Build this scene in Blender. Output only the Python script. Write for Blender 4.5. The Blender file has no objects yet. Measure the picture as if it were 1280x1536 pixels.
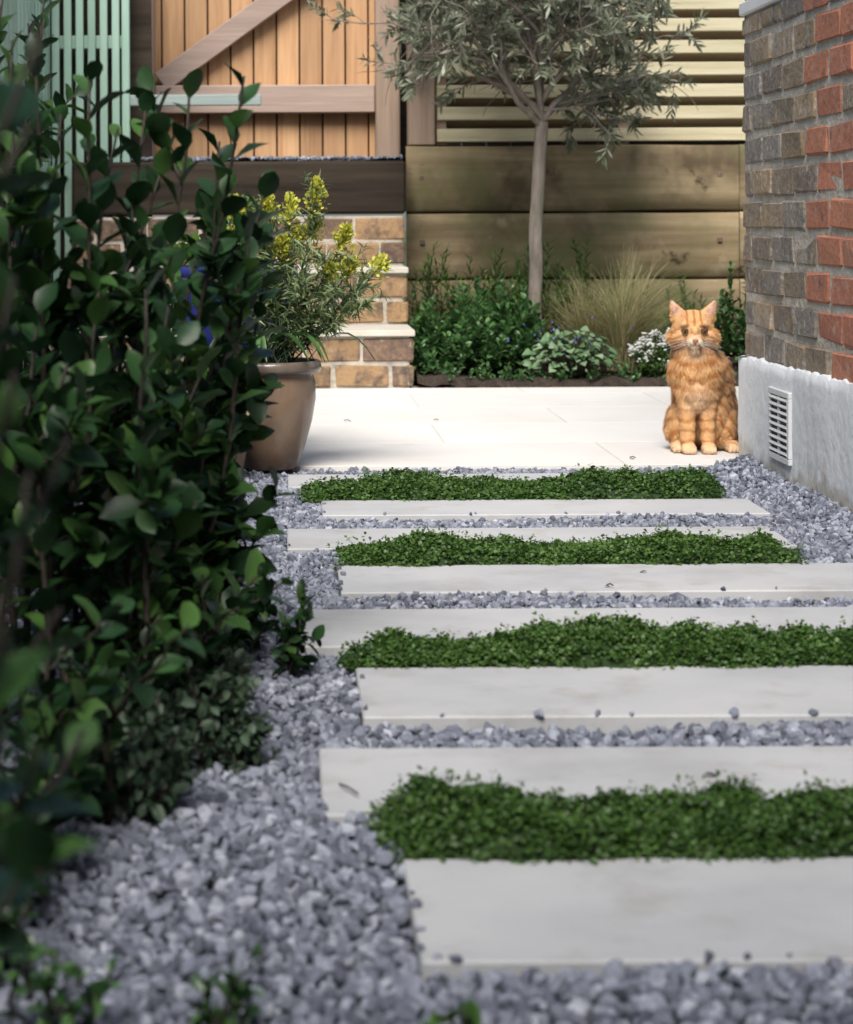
import bpy, bmesh, math, numpy as np
from mathutils import Vector, Matrix, noise
rng=np.random.default_rng(7)
F=3135.0; H=0.66
def W(px,py,Y):
    return np.array([(px-430)*Y/F, Y, H-(py-335)*Y/F])
sc=bpy.context.scene
# ------------------------------------------------------------------ mesh builder
def nrm(a):
    a=np.asarray(a,float); return a/np.maximum(np.linalg.norm(a,axis=-1,keepdims=True),1e-9)
_cb={}
def cbox(sx,sy,sz,c):
    k=(round(sx,4),round(sy,4),round(sz,4),c)
    if k in _cb: return _cb[k]
    h=np.array([sx,sy,sz])/2; c=min(c,.4*h.min()*2*.5)
    V=[];idx={}
    for a in (-1,1):
        for b in (-1,1):
            for d in (-1,1):
                s=np.array([a,b,d])
                for ax in range(3):
                    v=s*(h-c); v[ax]=s[ax]*h[ax]; idx[(a,b,d,ax)]=len(V); V.append(v)
    V=np.array(V);Fs=[]
    for ax in range(3):
        o=[i for i in range(3) if i!=ax]
        for s in (-1,1):
            f=[]
            for (p,q) in ((-1,-1),(1,-1),(1,1),(-1,1)):
                t=[0,0,0];t[ax]=s;t[o[0]]=p;t[o[1]]=q
                f.append(idx[(*t,ax)])
            Fs.append(f)
        for p in (-1,1):
            for q in (-1,1):
                t1=[0,0,0];t1[ax]=1;t1[o[0]]=p;t1[o[1]]=q
                t2=list(t1);t2[ax]=-1
                Fs.append([idx[(*t1,o[0])],idx[(*t1,o[1])],idx[(*t2,o[1])],idx[(*t2,o[0])]])
    for a in (-1,1):
        for b in (-1,1):
            for d in (-1,1): Fs.append([idx[(a,b,d,i)] for i in range(3)])
    out=[]
    for f in Fs:
        p=V[f]; n=np.cross(p[1]-p[0],p[2]-p[0])
        out.append(f if n@p.mean(0)>0 else f[::-1])
    L=np.array([i for f in out for i in f]);S=np.array([len(f) for f in out])
    _cb[k]=(V,L,S); return _cb[k]
class MB:
    def __init__(s): s.V=[];s.L=[];s.S=[];s.M=[];s.R=[];s.C=[];s.n=0;s.SM=[]
    def add(s,V,L,S,mat=0,rnd=0.5,col=None,smooth=False):
        V=np.asarray(V,float);s.V.append(V);s.L.append(np.asarray(L)+s.n);s.S.append(np.asarray(S))
        s.M.append(np.full(len(S),mat));s.SM.append(np.full(len(S),smooth))
        s.R.append(np.broadcast_to(np.asarray(rnd,float),(len(V),)).copy())
        if col is not None: s.C.append(col)
        s.n+=len(V)
    def inst(s,t,R,T,Sc,rnd,mat=0,smooth=False):
        tv,tl,ts=t;N=len(T)
        if N==0:return
        Sc=np.asarray(Sc,float)
        if Sc.ndim==1: Sc=Sc[:,None]
        X=tv[None]*Sc[:,None,:]
        V=np.einsum('nij,nkj->nki',R,X)+np.asarray(T)[:,None,:]
        k=len(tv)
        L=(tl[None]+(np.arange(N)*k)[:,None]).ravel()
        s.add(V.reshape(-1,3),L,np.tile(ts,N),mat,np.repeat(rnd,k),smooth=smooth)
    def box(s,c,size,R=None,ch=.003,mat=0,rnd=None):
        v,l,t=cbox(*size,ch)
        if R is not None: v=v@np.asarray(R).T
        s.add(v+np.asarray(c),l,t,mat,rng.random() if rnd is None else rnd)
    def bb(s,x0,x1,y0,y1,z0,z1,**k):
        s.box(((x0+x1)/2,(y0+y1)/2,(z0+z1)/2),(x1-x0,y1-y0,z1-z0),**k)
    def tube(s,P,r,sides=6,mat=0,rnd=.5,cap=True):
        P=np.asarray(P,float);n=len(P);r=np.broadcast_to(r,(n,))
        T=nrm(np.gradient(P,axis=0))
        ref=np.where(abs(T@np.array([1,0,0]))[:,None]>.9,np.array([[0,0,1.]]),np.array([[1.,0,0]]))
        A=nrm(np.cross(T,ref));B=np.cross(T,A)
        a=np.arange(sides)*2*math.pi/sides
        V=P[:,None]+r[:,None,None]*(np.cos(a)[None,:,None]*A[:,None]+np.sin(a)[None,:,None]*B[:,None])
        V=V.reshape(-1,3)
        i=np.arange(n-1)[:,None]*sides;j=np.arange(sides)[None];j2=(j+1)%sides
        L=np.stack([i+j,i+sides+j,i+sides+j2,i+j2],-1).ravel()
        S=np.full((n-1)*sides,4)
        if cap:
            L=np.concatenate([L,np.arange(sides),((n-1)*sides+np.arange(sides))[::-1]]);S=np.append(S,[sides,sides])
        s.add(V,L,S,mat,rnd,smooth=True)
    def lathe(s,prof,c,sides=48,mat=0,rnd=.5):
        prof=np.asarray(prof,float);n=len(prof);a=np.arange(sides)*2*math.pi/sides
        V=np.stack([prof[:,0][:,None]*np.cos(a),prof[:,0][:,None]*np.sin(a),np.repeat(prof[:,1][:,None],sides,1)],-1).reshape(-1,3)+np.asarray(c)
        i=np.arange(n-1)[:,None]*sides;j=np.arange(sides)[None];j2=(j+1)%sides
        L=np.stack([i+j,i+j2,i+sides+j2,i+sides+j],-1).ravel()
        s.add(V,L,np.full((n-1)*sides,4),mat,rnd,smooth=True)
    def grid(s,P,mat=0,rnd=.5,smooth=True):
        a,b=P.shape[:2];i=np.arange(a-1)[:,None]*b;j=np.arange(b-1)[None]
        L=np.stack([i+j,i+j+1,i+b+j+1,i+b+j],-1).ravel()
        s.add(P.reshape(-1,3),L,np.full((a-1)*(b-1),4),mat,rnd,smooth=smooth)
    def build(s,name,mats,parent=None):
        V=np.concatenate(s.V);L=np.concatenate(s.L);S=np.concatenate(s.S)
        m=bpy.data.meshes.new(name);m.vertices.add(len(V));m.vertices.foreach_set('co',V.astype(np.float32).ravel())
        m.loops.add(len(L));m.loops.foreach_set('vertex_index',L.astype(np.int32))
        m.polygons.add(len(S));m.polygons.foreach_set('loop_start',np.concatenate([[0],np.cumsum(S)[:-1]]).astype(np.int32))
        for x in mats:m.materials.append(x)
        m.polygons.foreach_set('material_index',np.concatenate(s.M).astype(np.int32))
        m.polygons.foreach_set('use_smooth',np.concatenate(s.SM).astype(bool))
        m.update(calc_edges=True)
        at=m.attributes.new('rnd','FLOAT','POINT');at.data.foreach_set('value',np.concatenate(s.R).astype(np.float32))
        if s.C:
            C=np.concatenate(s.C);C=np.concatenate([C,np.ones((len(C),1))],1)
            at=m.attributes.new('col','FLOAT_COLOR','POINT');at.data.foreach_set('color',C.astype(np.float32).ravel())
        o=bpy.data.objects.new(name,m);sc.collection.objects.link(o)
        if parent:o.parent=parent
        return o
def empty(name,loc=(0,0,0)):
    o=bpy.data.objects.new(name,None);sc.collection.objects.link(o);return o
# ------------------------------------------------------------------ materials
def pmat(name,cols,scale=(1,1,1),ns=10,detail=4,rough=.7,bump=.3,bs=None,bd=.01,rndamt=.3,drive=0.0,spots=[],transl=0,spec=.5,contrast=(.3,.7),coat=0):
    m=bpy.data.materials.new(name);m.use_nodes=True;nt=m.node_tree;N=nt.nodes;lk=nt.links.new
    b=N['Principled BSDF'];b.inputs['Roughness'].default_value=rough;b.inputs['Specular IOR Level'].default_value=spec
    b.inputs['Coat Weight'].default_value=coat
    tc=N.new('ShaderNodeTexCoord');mp=N.new('ShaderNodeMapping');mp.inputs['Scale'].default_value=scale
    lk(tc.outputs['Object'],mp.inputs['Vector'])
    at=N.new('ShaderNodeAttribute');at.attribute_name='rnd'
    sm=N.new('ShaderNodeMath');sm.operation='MULTIPLY';sm.inputs[1].default_value=37.0;lk(at.outputs['Fac'],sm.inputs[0])
    va=N.new('ShaderNodeVectorMath');va.operation='ADD';lk(mp.outputs[0],va.inputs[0]);lk(sm.outputs[0],va.inputs[1])
    rp=N.new('ShaderNodeValToRGB');cr=rp.color_ramp
    while len(cr.elements)<len(cols):cr.elements.new(.5)
    for i,c in enumerate(cols):
        cr.elements[i].position=i/(len(cols)-1);cr.elements[i].color=(*c,1)
    if drive<1:
        nz=N.new('ShaderNodeTexNoise');nz.inputs['Scale'].default_value=ns;nz.inputs['Detail'].default_value=detail;nz.inputs['Roughness'].default_value=.6
        lk(va.outputs[0],nz.inputs['Vector'])
        mr=N.new('ShaderNodeMapRange');mr.inputs[1].default_value=contrast[0];mr.inputs[2].default_value=contrast[1];lk(nz.outputs['Fac'],mr.inputs[0])
        mx=N.new('ShaderNodeMix');mx.data_type='FLOAT';mx.inputs[0].default_value=drive
        lk(mr.outputs[0],mx.inputs[2]);lk(at.outputs['Fac'],mx.inputs[3]);lk(mx.outputs[0],rp.inputs[0])
    else: lk(at.outputs['Fac'],rp.inputs[0])
    out=rp.outputs[0]
    for (c,s_,lo,hi,*zz) in spots:
        n2=N.new('ShaderNodeTexNoise');n2.inputs['Scale'].default_value=s_;n2.inputs['Detail'].default_value=4;n2.inputs['Roughness'].default_value=.65
        lk(va.outputs[0] if not zz else tc.outputs['Object'],n2.inputs['Vector'])
        r2=N.new('ShaderNodeMapRange');r2.inputs[1].default_value=lo;r2.inputs[2].default_value=hi
        src=n2.outputs['Fac']
        if zz and zz[0] is not None:
            sp=N.new('ShaderNodeSeparateXYZ');lk(tc.outputs['Object'],sp.inputs[0])
            r3=N.new('ShaderNodeMapRange');r3.inputs[1].default_value=zz[0][0];r3.inputs[2].default_value=zz[0][1];r3.inputs[3].default_value=.35;r3.inputs[4].default_value=-.35
            lk(sp.outputs[2],r3.inputs[0]);ad=N.new('ShaderNodeMath');lk(src,ad.inputs[0]);lk(r3.outputs[0],ad.inputs[1]);src=ad.outputs[0]
        lk(src,r2.inputs[0])
        m2=N.new('ShaderNodeMix');m2.data_type='RGBA';lk(r2.outputs[0],m2.inputs[0]);lk(out,m2.inputs[6]);m2.inputs[7].default_value=(*c,1);out=m2.outputs[2]
    if rndamt>0:
        hs=N.new('ShaderNodeHueSaturation');v=N.new('ShaderNodeMath');v.operation='MULTIPLY_ADD'
        w=N.new('ShaderNodeTexWhiteNoise');w.noise_dimensions='1D';lk(at.outputs['Fac'],w.inputs['W'])
        lk(w.outputs['Value'],v.inputs[0]);v.inputs[1].default_value=rndamt;v.inputs[2].default_value=1-rndamt/2
        lk(v.outputs[0],hs.inputs['Value']);lk(out,hs.inputs['Color']);out=hs.outputs[0]
    lk(out,b.inputs['Base Color'])
    if bump>0:
        n3=N.new('ShaderNodeTexNoise');n3.inputs['Scale'].default_value=bs or ns*3;n3.inputs['Detail'].default_value=detail
        lk(va.outputs[0],n3.inputs['Vector']);bp=N.new('ShaderNodeBump');bp.inputs['Strength'].default_value=bump;bp.inputs['Distance'].default_value=bd
        lk(n3.outputs['Fac'],bp.inputs['Height']);lk(bp.outputs[0],b.inputs['Normal'])
    if transl>0:
        tr=N.new('ShaderNodeBsdfTranslucent');lk(out,tr.inputs['Color']);ms=N.new('ShaderNodeMixShader');ms.inputs[0].default_value=transl
        lk(b.outputs[0],ms.inputs[1]);lk(tr.outputs[0],ms.inputs[2]);lk(ms.outputs[0],N['Material Output'].inputs[0])
    return m
M={}
M['slab']=pmat('pale_sandstone',[(.40,.405,.415),(.475,.48,.485),(.53,.53,.53)],ns=3,rough=.75,bump=.15,bs=60,bd=.003,rndamt=.08,spots=[((.36,.345,.32),7,.54,.78,None),((.33,.325,.32),2.2,.54,.8,None),((.28,.28,.27),120,.64,.8)])
M['patio']=pmat('patio_sandstone',[(.72,.69,.64),(.79,.765,.72)],ns=2.5,rough=.7,bump=.1,bs=60,bd=.003,rndamt=.05,spots=[((.66,.62,.55),4,.6,.85)])
M['joint']=pmat('joint_sand',[(.56,.52,.46),(.64,.60,.54)],ns=30,rndamt=0)
M['gravel']=pmat('slate_gravel',[(.05,.056,.075),(.125,.138,.175),(.195,.212,.262),(.29,.31,.37),(.50,.52,.575)],ns=90,detail=2,rough=.8,bump=.35,bs=260,bd=.002,rndamt=.25,drive=.75)
M['gbase']=pmat('gravel_fines',[(.04,.043,.055),(.13,.14,.165)],ns=120,rough=.9,bump=.8,bs=150,bd=.01,rndamt=0)
M['soil']=pmat('soil',[(.02,.014,.009),(.07,.05,.035)],ns=25,rough=.95,bump=1,bs=60,bd=.03,rndamt=0)
M['ground']=pmat('ground_grass',[(.03,.045,.015),(.07,.09,.03)],ns=2,rough=.95,bump=.6,bs=20,rndamt=0)
M['mossbase']=pmat('moss_under',[(.008,.022,.004),(.03,.07,.012)],ns=90,rough=.9,bump=.5,rndamt=0)
M['mossleaf']=pmat('moss_leaf',[(.02,.055,.008),(.055,.125,.02),(.125,.225,.05)],rough=.5,bump=0,rndamt=.6,drive=1,transl=.3)
M['stockbrick']=pmat('stock_brick',[(.12,.10,.09),(.25,.195,.145),(.32,.23,.135),(.18,.165,.155),(.33,.27,.19)],ns=25,rough=.92,bump=.8,bs=70,bd=.006,rndamt=.45,drive=.7,spots=[((.42,.38,.33),38,.54,.70),((.07,.065,.065),20,.58,.75),((.36,.32,.28),6,.56,.74,None)])
M['redbrick']=pmat('red_brick',[(.34,.125,.075),(.46,.185,.105),(.40,.145,.09),(.50,.24,.15)],ns=25,rough=.9,bump=.6,bs=70,bd=.005,rndamt=.35,drive=.6,spots=[((.48,.32,.25),30,.54,.74),((.12,.07,.06),14,.58,.76)])
M['mortar']=pmat('mortar',[(.38,.34,.28),(.56,.51,.44)],ns=18,rough=.95,bump=1,bs=50,bd=.008,rndamt=0,spots=[((.22,.20,.18),7,.58,.75)])
M['stepbrick']=pmat('step_brick',[(.22,.135,.07),(.34,.215,.11),(.14,.09,.07),(.40,.28,.155)],ns=25,rough=.9,bump=.7,bs=60,bd=.006,rndamt=.4,drive=.6,spots=[((.08,.06,.05),14,.48,.66,None),((.36,.31,.24),30,.6,.75)])
M['tread']=pmat('step_stone',[(.50,.46,.38),(.62,.58,.50)],ns=6,rough=.8,bump=.2,rndamt=.05)
M['plinth']=pmat('white_render',[(.68,.70,.72),(.79,.81,.83)],ns=6,rough=.85,bump=.5,bs=26,bd=.008,rndamt=0,spots=[((.52,.49,.44),11,.60,.78,(.0,.2)),((.24,.20,.15),26,.58,.74,(-.03,.07)),((.58,.59,.60),9,.58,.72,None)])
M['whitepaint']=pmat('white_paint',[(.7,.71,.72),(.8,.8,.8)],ns=8,rough=.5,bump=.1,rndamt=.05)
M['vent']=pmat('vent_grey',[(.58,.59,.60),(.66,.67,.68)],ns=20,rough=.6,bump=.1,rndamt=.05)
M['dark']=pmat('dark_void',[(.01,.01,.01),(.02,.02,.02)],ns=5,rndamt=0,bump=0)
def wood(name,cols,axis,rndamt=.3,spots=[],rough=.75,ns=14,**k):
    s=[1,1,1];s['xyz'.index(axis)]=.06
    return pmat(name,cols,scale=tuple(s),ns=ns*2.2,detail=6,rough=rough,bump=.35,bs=ns*5,bd=.004,rndamt=rndamt,spots=spots,**k)
M['gateboard']=wood('cedar_board',[(.40,.22,.105),(.55,.32,.16),(.62,.385,.205)],'z',.4,[((.32,.18,.10),1.2,.55,.8),((.22,.12,.06),.9,.64,.72)])
M['railw']=wood('rail_wood',[(.32,.235,.19),(.46,.345,.28)],'x',.15)
M['postw']=wood('post_wood',[(.27,.195,.14),(.41,.295,.22)],'z',.15,[((.2,.13,.08),3,.6,.75)])
M['slat']=wood('pale_slat',[(.44,.39,.24),(.56,.50,.33),(.64,.58,.40)],'x',.16)
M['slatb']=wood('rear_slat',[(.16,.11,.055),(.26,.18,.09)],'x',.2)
M['sleeper']=wood('oak_sleeper',[(.19,.135,.07),(.30,.225,.125),(.40,.32,.19)],'x',.22,[((.12,.085,.045),2.4,.48,.64,None),((.15,.15,.06),1.5,.47,.66,None),((.05,.035,.02),6,.60,.72),((.06,.04,.02),5,.62,.68,None),((.42,.35,.22),3.7,.60,.76,None)],rough=.85,ns=7)
M['sleeperd']=wood('dark_sleeper',[(.018,.013,.010),(.055,.042,.03)],'x',.2,rough=.95,ns=8,spec=.25)
M['mint']=pmat('mint_paint',[(.27,.42,.33),(.36,.52,.42)],scale=(1,1,.1),ns=20,rough=.6,bump=.2,rndamt=.25)
M['paleb']=pmat('pale_teal_paint',[(.24,.30,.28),(.33,.39,.37)],scale=(.1,1,1),ns=20,rough=.6,bump=.2,rndamt=.05)
M['steel']=pmat('bolt_steel',[(.10,.07,.05),(.2,.15,.12)],ns=50,rough=.5,rndamt=0)
M['pot']=pmat('stoneware_pot',[(.14,.088,.056),(.215,.145,.095),(.185,.135,.10)],scale=(1,1,.5),ns=9,rough=.32,bump=.1,rndamt=0,spots=[((.11,.08,.06),5,.5,.72)],coat=.25)
M['potrim']=pmat('pot_rim_glaze',[(.10,.08,.065),(.19,.145,.11)],ns=18,rough=.3,bump=.1,rndamt=0,coat=.3)
M['blue']=pmat('cobalt_glaze',[(.012,.015,.11),(.03,.035,.22)],ns=10,rough=.15,bump=.05,rndamt=0,coat=.6)
M['clay']=pmat('clay_pot',[(.13,.08,.05),(.21,.135,.085)],ns=12,rough=.6,bump=.2,rndamt=0)
M['bell']=pmat('bisque_clay',[(.5,.36,.22),(.6,.45,.3)],ns=20,rough=.7,bump=.1,rndamt=0)
def leafm(name,cols,rough=.4,tr=.25,ra=.5,**k): return pmat(name,cols,rough=rough,bump=0,rndamt=ra,drive=1,transl=tr,**k)
M['laurel']=leafm('laurel_leaf',[(.009,.029,.011),(.018,.052,.018),(.030,.080,.023),(.065,.14,.03)],rough=.42,tr=.17,ra=.7,spec=.32)
M['laurelstem']=pmat('laurel_stem',[(.015,.010,.008),(.04,.028,.018)],ns=30,rough=.7,rndamt=.2)
M['grey']=leafm('greygreen_leaf',[(.02,.045,.025),(.05,.09,.05),(.085,.13,.075)],rough=.55)
M['fresh']=leafm('fresh_leaf',[(.03,.08,.014),(.07,.15,.026),(.12,.22,.045)],rough=.4)
M['box']=leafm('evergreen_leaf',[(.03,.085,.025),(.065,.155,.045),(.12,.24,.075)],rough=.3)
M['brun']=leafm('silver_leaf',[(.10,.20,.08),(.18,.30,.14),(.28,.38,.23)],rough=.5)
M['euph']=leafm('euphorbia_leaf',[(.10,.16,.06),(.19,.26,.11),(.28,.34,.17)],rough=.5)
M['yellow']=leafm('yellow_flower',[(.46,.48,.06),(.64,.64,.09),(.72,.66,.14)],rough=.6,tr=.3,ra=.3)
M['white']=leafm('white_petal',[(.7,.7,.66),(.8,.8,.78)],rough=.6,tr=.3,ra=.1)
M['bluefl']=leafm('blue_petal',[(.15,.2,.5),(.3,.35,.7)],rough=.6,tr=.3,ra=.1)
M['olive']=leafm('olive_leaf',[(.07,.09,.05),(.13,.16,.095),(.20,.225,.145),(.36,.37,.29)],rough=.5,tr=.2,ra=.5)
M['bark']=pmat('olive_bark',[(.12,.10,.085),(.22,.185,.155),(.29,.25,.21)],scale=(1,1,.25),ns=22,rough=.9,bump=.7,bs=60,bd=.008,rndamt=.1,spots=[((.12,.13,.08),8,.55,.75)])
M['stipa']=leafm('stipa_blade',[(.18,.22,.08),(.40,.36,.18),(.56,.47,.29)],rough=.5,tr=.3,ra=.4)
# ------------------------------------------------------------------ templates
def leaf_t(rows,fold=.12,curve=.15,wave=0):
    V=[];L=[]
    for t,w in rows:
        for c in (-1,0,1): V.append((c*w*.5,t,abs(c)*w*fold-curve*t*t+wave*c*math.sin(t*9)*.03))
    for i in range(len(rows)-1):
        for c in (0,1):
            a=i*3+c;L+=[a,a+1,a+4,a+3]
    return np.array(V),np.array(L),np.full(2*(len(rows)-1),4)
OVAL=leaf_t([(0,.04),(.1,.18),(.3,.52),(.55,.62),(.8,.44),(.94,.18),(1,.01)],.16,.2,1)
SMALL=leaf_t([(0,.08),(.35,.55),(.7,.5),(1,.02)],.2,.2)
NARROW=leaf_t([(0,.03),(.4,.17),(1,.01)],.2,.2)
HEART=leaf_t([(0,.3),(.25,.95),(.6,.75),(1,.02)],.12,.25)
ROUND=leaf_t([(0,.2),(.3,.85),(.75,.75),(1,.15)],.12,.15)
def tiny():
    V=np.array([(0,0,0),(.4,.5,.06),(0,1,-.05),(-.4,.5,.06)],float);return V,np.array([0,1,2,3]),np.array([4])
TINY=tiny()
def frames(D,U):
    y=nrm(D);z=nrm(U-(U*y).sum(-1,keepdims=True)*y);x=np.cross(y,z)
    return np.stack([x,y,z],-1)
class Bag:
    def __init__(s): s.p=[];s.d=[];s.u=[];s.s=[];s.r=[]
    def add(s,p,d,u,sz,r=None):
        s.p.append(p);s.d.append(d);s.u.append(u);s.s.append(sz);s.r.append(rng.random() if r is None else r)
    def flush(s,mb,t,mat,smooth=True):
        if s.p: mb.inst(t,frames(np.array(s.d),np.array(s.u)+1e-4),np.array(s.p),np.array(s.s),np.array(s.r),mat,smooth)
def curve_pts(a,b,n=10,bow=(0,0,0),wob=.01):
    a=np.asarray(a,float);b=np.asarray(b,float);t=np.linspace(0,1,n)[:,None]
    P=a+(b-a)*t+np.asarray(bow)*(4*t*(1-t))
    w=rng.normal(0,wob,(n,3));w[0]=0;w=(w+np.roll(w,1,0))/2;w[0]=0
    return P+w
def along(P,t):
    f=t*(len(P)-1);i=min(int(f),len(P)-2);return P[i]+(P[i+1]-P[i])*(f-i),nrm(P[i+1]-P[i])
def stem(mb,bag,a,b,nl,size,r0=.004,r1=.0015,t0=.15,ang=.8,bow=(0,0,0),wob=.006,smat=0):
    P=curve_pts(a,b,10,bow,wob);mb.tube(P,np.linspace(r0,r1,10),5,smat,rng.random())
    ph=rng.random()*6.28
    for i in range(nl):
        t=t0+(1-t0)*(i+.5*rng.random())/nl
        p,T=along(P,min(t,.999));ph+=2.4
        ref=np.array([1.,0,0]) if abs(T[0])<.8 else np.array([0,0,1.])
        A=nrm(np.cross(T,ref));B=np.cross(T,A);rad=math.cos(ph)*A+math.sin(ph)*B
        an=ang*(1.0-.45*t)+rng.normal(0,.15)
        d=math.sin(an)*rad+math.cos(an)*T+rng.normal(0,.08,3)
        u=nrm(T*1.0+np.array([0,0,.5])-rad*.2+rng.normal(0,.25,3))
        bag.add(p,d,u,size*(.65+.6*rng.random())*(1-.3*max(0,t-.8)*5*.6))
    return P
# ------------------------------------------------------------------ ground
mb=MB();g=200
mb.add([(-g,-g,-.09),(g,-g,-.09),(g,g,-.09),(-g,g,-.09)],[0,1,2,3],[4]);mb.build('ground',[M['ground']])
SL=[(1.865,2.166,.117,1.17),(2.333,2.629,.037,1.075),(2.79,3.10,.099,1.14),(3.262,3.575,.02,1.07),(3.735,4.03,.094,1.125),(4.235,4.51,-.002,1.035),(4.715,4.965,.078,1.09),(5.235,5.49,.0,.985)]
for (y0,y1,x0,x1) in SL:
    mb=MB();a=rng.normal(0,.0022);R=[[math.cos(a),-math.sin(a),0],[math.sin(a),math.cos(a),0],[0,0,1]]
    mb.box(((x0+x1)/2,(y0+y1)/2,-.0175+rng.uniform(-.001,.001)),(x1-x0,y1-y0,.035),R=R,ch=.0025,rnd=rng.random());mb.build('stepping_stone',[M['slab']])
mb=MB();mb.bb(-.95,4.2,5.68,8.5,-.06,-.003,ch=.001,mat=1)
ys=[5.675,6.27,6.87,7.47,8.07,8.345];
for i in range(len(ys)-1):
    x=.02-.9*1 - (.45 if i%2 else 0)
    while x<4.2:
        mb.bb(max(x,-.95)+.0015,min(x+.9,4.2)-.0015,ys[i]+.0015,ys[i+1]-.0015,-.03,0,ch=.0012);x+=.9
mb.build('patio',[M['patio'],M['joint']])
# ------------------------------------------------------------------ gravel
def ico(n):
    bm=bmesh.new();bmesh.ops.create_icosphere(bm,subdivisions=n,radius=1);v=np.array([x.co[:] for x in bm.verts]);f=np.array([[y.index for y in x.verts] for x in bm.faces]);bm.free();return v,f
def rotm(n):
    q=nrm(rng.normal(size=(n,4)));w,x,y,z=q.T
    return np.stack([1-2*(y*y+z*z),2*(x*y-z*w),2*(x*z+y*w),2*(x*y+z*w),1-2*(x*x+z*z),2*(y*z-x*w),2*(x*z-y*w),2*(y*z+x*w),1-2*(x*x+y*y)],-1).reshape(-1,3,3)
def rocks(n,k):
    out=[]
    for _ in range(k):
        v,f=ico(n);v=v*rng.uniform(.9,1.1,(len(v),1))
        for _ in range(9):
            d=nrm(rng.normal(size=3));h=rng.uniform(.42,.75);e=np.maximum(0,v@d-h);v=v-e[:,None]*d
        out.append((v,f.ravel(),np.full(len(f),3)))
    return out
RN=rocks(2,10);RF=rocks(1,8)
mb=MB()
sp=.0125;pts=[]
for layer in range(2):
    X,Y=np.meshgrid(np.arange(-.9,1.262,sp),np.arange(1.25,5.675,sp));p=np.stack([X.ravel(),Y.ravel()],-1)+rng.uniform(-.55,.55,(X.size,2))*sp
    keep=(p[:,0]>-.137*p[:,1]-.22)&(p[:,0]<1.25)&(p[:,1]<5.668)
    for (y0,y1,x0,x1) in SL:
        e=.004-.012*(rng.random(len(p))<.14)*(1 if layer==1 else 0)
        keep&=~((p[:,0]>x0-e)&(p[:,0]<x1+e)&(p[:,1]>y0-e)&(p[:,1]<y1+e))
    for a,b in ((0,1),(2,3),(4,5),(6,7)):
        keep&=~((p[:,1]>SL[a][1]-.02)&(p[:,1]<SL[b][0]+.02)&(p[:,0]>.13)&(p[:,0]<.97))
    p=p[keep]
    if layer==0: p=p[rng.random(len(p))<.75]
    hz=.004*np.sin(p[:,0]*7+p[:,1]*3)+.004*np.sin(p[:,1]*9-p[:,0]*4)+np.clip(-p[:,0]-.02,0,.3)*.05+np.clip(p[:,0]-1.13,0,.1)*.25
    z=(-.02 if layer==0 else -.0115)+hz+rng.uniform(-.004,.004,len(p))
    for (y0,y1,x0,x1) in SL:
        on=(p[:,0]>x0)&(p[:,0]<x1)&(p[:,1]>y0)&(p[:,1]<y1);z=np.where(on,.003,z)
    pts.append(np.column_stack([p,z]))
P=np.concatenate(pts)
near=P[:,1]<2.9
for msk,T in ((near,RN),(~near,RF)):
    Q=P[msk];k=rng.integers(0,len(T),len(Q))
    for i,t in enumerate(T):
        q=Q[k==i];n=len(q);s=(rng.uniform(.0055,.0125,n)*(.85+.35*rng.random(n)))[:,None]*rng.uniform(.6,1.25,(n,3))
        s=np.where((q[:,2]==.003)[:,None],s*.65,s)
        mb.inst(t,rotm(n),q,s,rng.random(n),0)
gx,gy=np.meshgrid(np.linspace(-1.0,1.262,60),np.linspace(-1,5.675,120))
gz=-.028+.004*np.sin(gx*7+gy*3)+np.clip(-gx-.02,0,.3)*.05
mb.grid(np.stack([gx,gy,gz],-1),mat=1)
mb.build('gravel',[M['gravel'],M['gbase']])
# ------------------------------------------------------------------ moss strips
def moss(x0,x1,y0,y1,n,hmax,seed,sz):
    mb=MB();yc=(y0+y1)/2;hw=(y1-y0)/2
    def hgt(x,y):
        e=.018*noise.noise(Vector((x*9,y*9,seed)))+.010*noise.noise(Vector((x*38,y*38,seed+3)))
        ex=min(1,max(0,(x-x0+e*2)/.05))*min(1,max(0,(x1-x+e*2)/.05))
        v=abs(y-yc)/(hw+.010+e);ey=max(0,1-v**4)
        b=.5+.85*noise.noise(Vector((x*5.5,y*2,seed*2)))+.6*noise.noise(Vector((x*17,y*15,seed)))
        return -.02+(hmax*max(.2,b)+.02)*math.sqrt(max(0,ex*ey))
    nx=int((x1-x0+.06)/.008);ny=34
    G=np.zeros((ny,nx,3))
    for j in range(ny):
        for i in range(nx):
            x=x0-.03+i*.008;y=yc+(j/(ny-1)*2-1)*(hw+.03);G[j,i]=(x,y,hgt(x,y)-.004)
    mb.grid(G,mat=0)
    B=Bag();c=0
    while c<n:
        x=rng.uniform(x0-.03,x1+.03);y=yc+rng.uniform(-1,1)*(hw+.028);z=hgt(x,y)
        if z<-.012: 
            c+=.3;continue
        e=.004;gx_=(hgt(x+e,y)-z)/e;gy_=(hgt(x,y+e)-z)/e
        nn=nrm(np.array([-gx_,-gy_,1.2]));c+=3
        sprig=rng.random()<.06
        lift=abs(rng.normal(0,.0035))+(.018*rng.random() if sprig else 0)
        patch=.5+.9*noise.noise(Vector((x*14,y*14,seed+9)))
        for k in range(3):
            q=np.array([x,y,z])+rng.normal(0,.0025,3)
            d=nrm(rng.normal(0,1,3)*np.array([1,1,.4])+nn*.4)
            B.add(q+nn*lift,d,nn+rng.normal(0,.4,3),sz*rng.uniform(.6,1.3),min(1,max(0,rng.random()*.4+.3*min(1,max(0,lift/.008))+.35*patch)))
    B.flush(mb,TINY,1)
    return mb.build('creeping_groundcover',[M['mossbase'],M['mossleaf']])
moss(.085,1.16,2.166,2.333,42000,.045,1.3,.0068)
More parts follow.
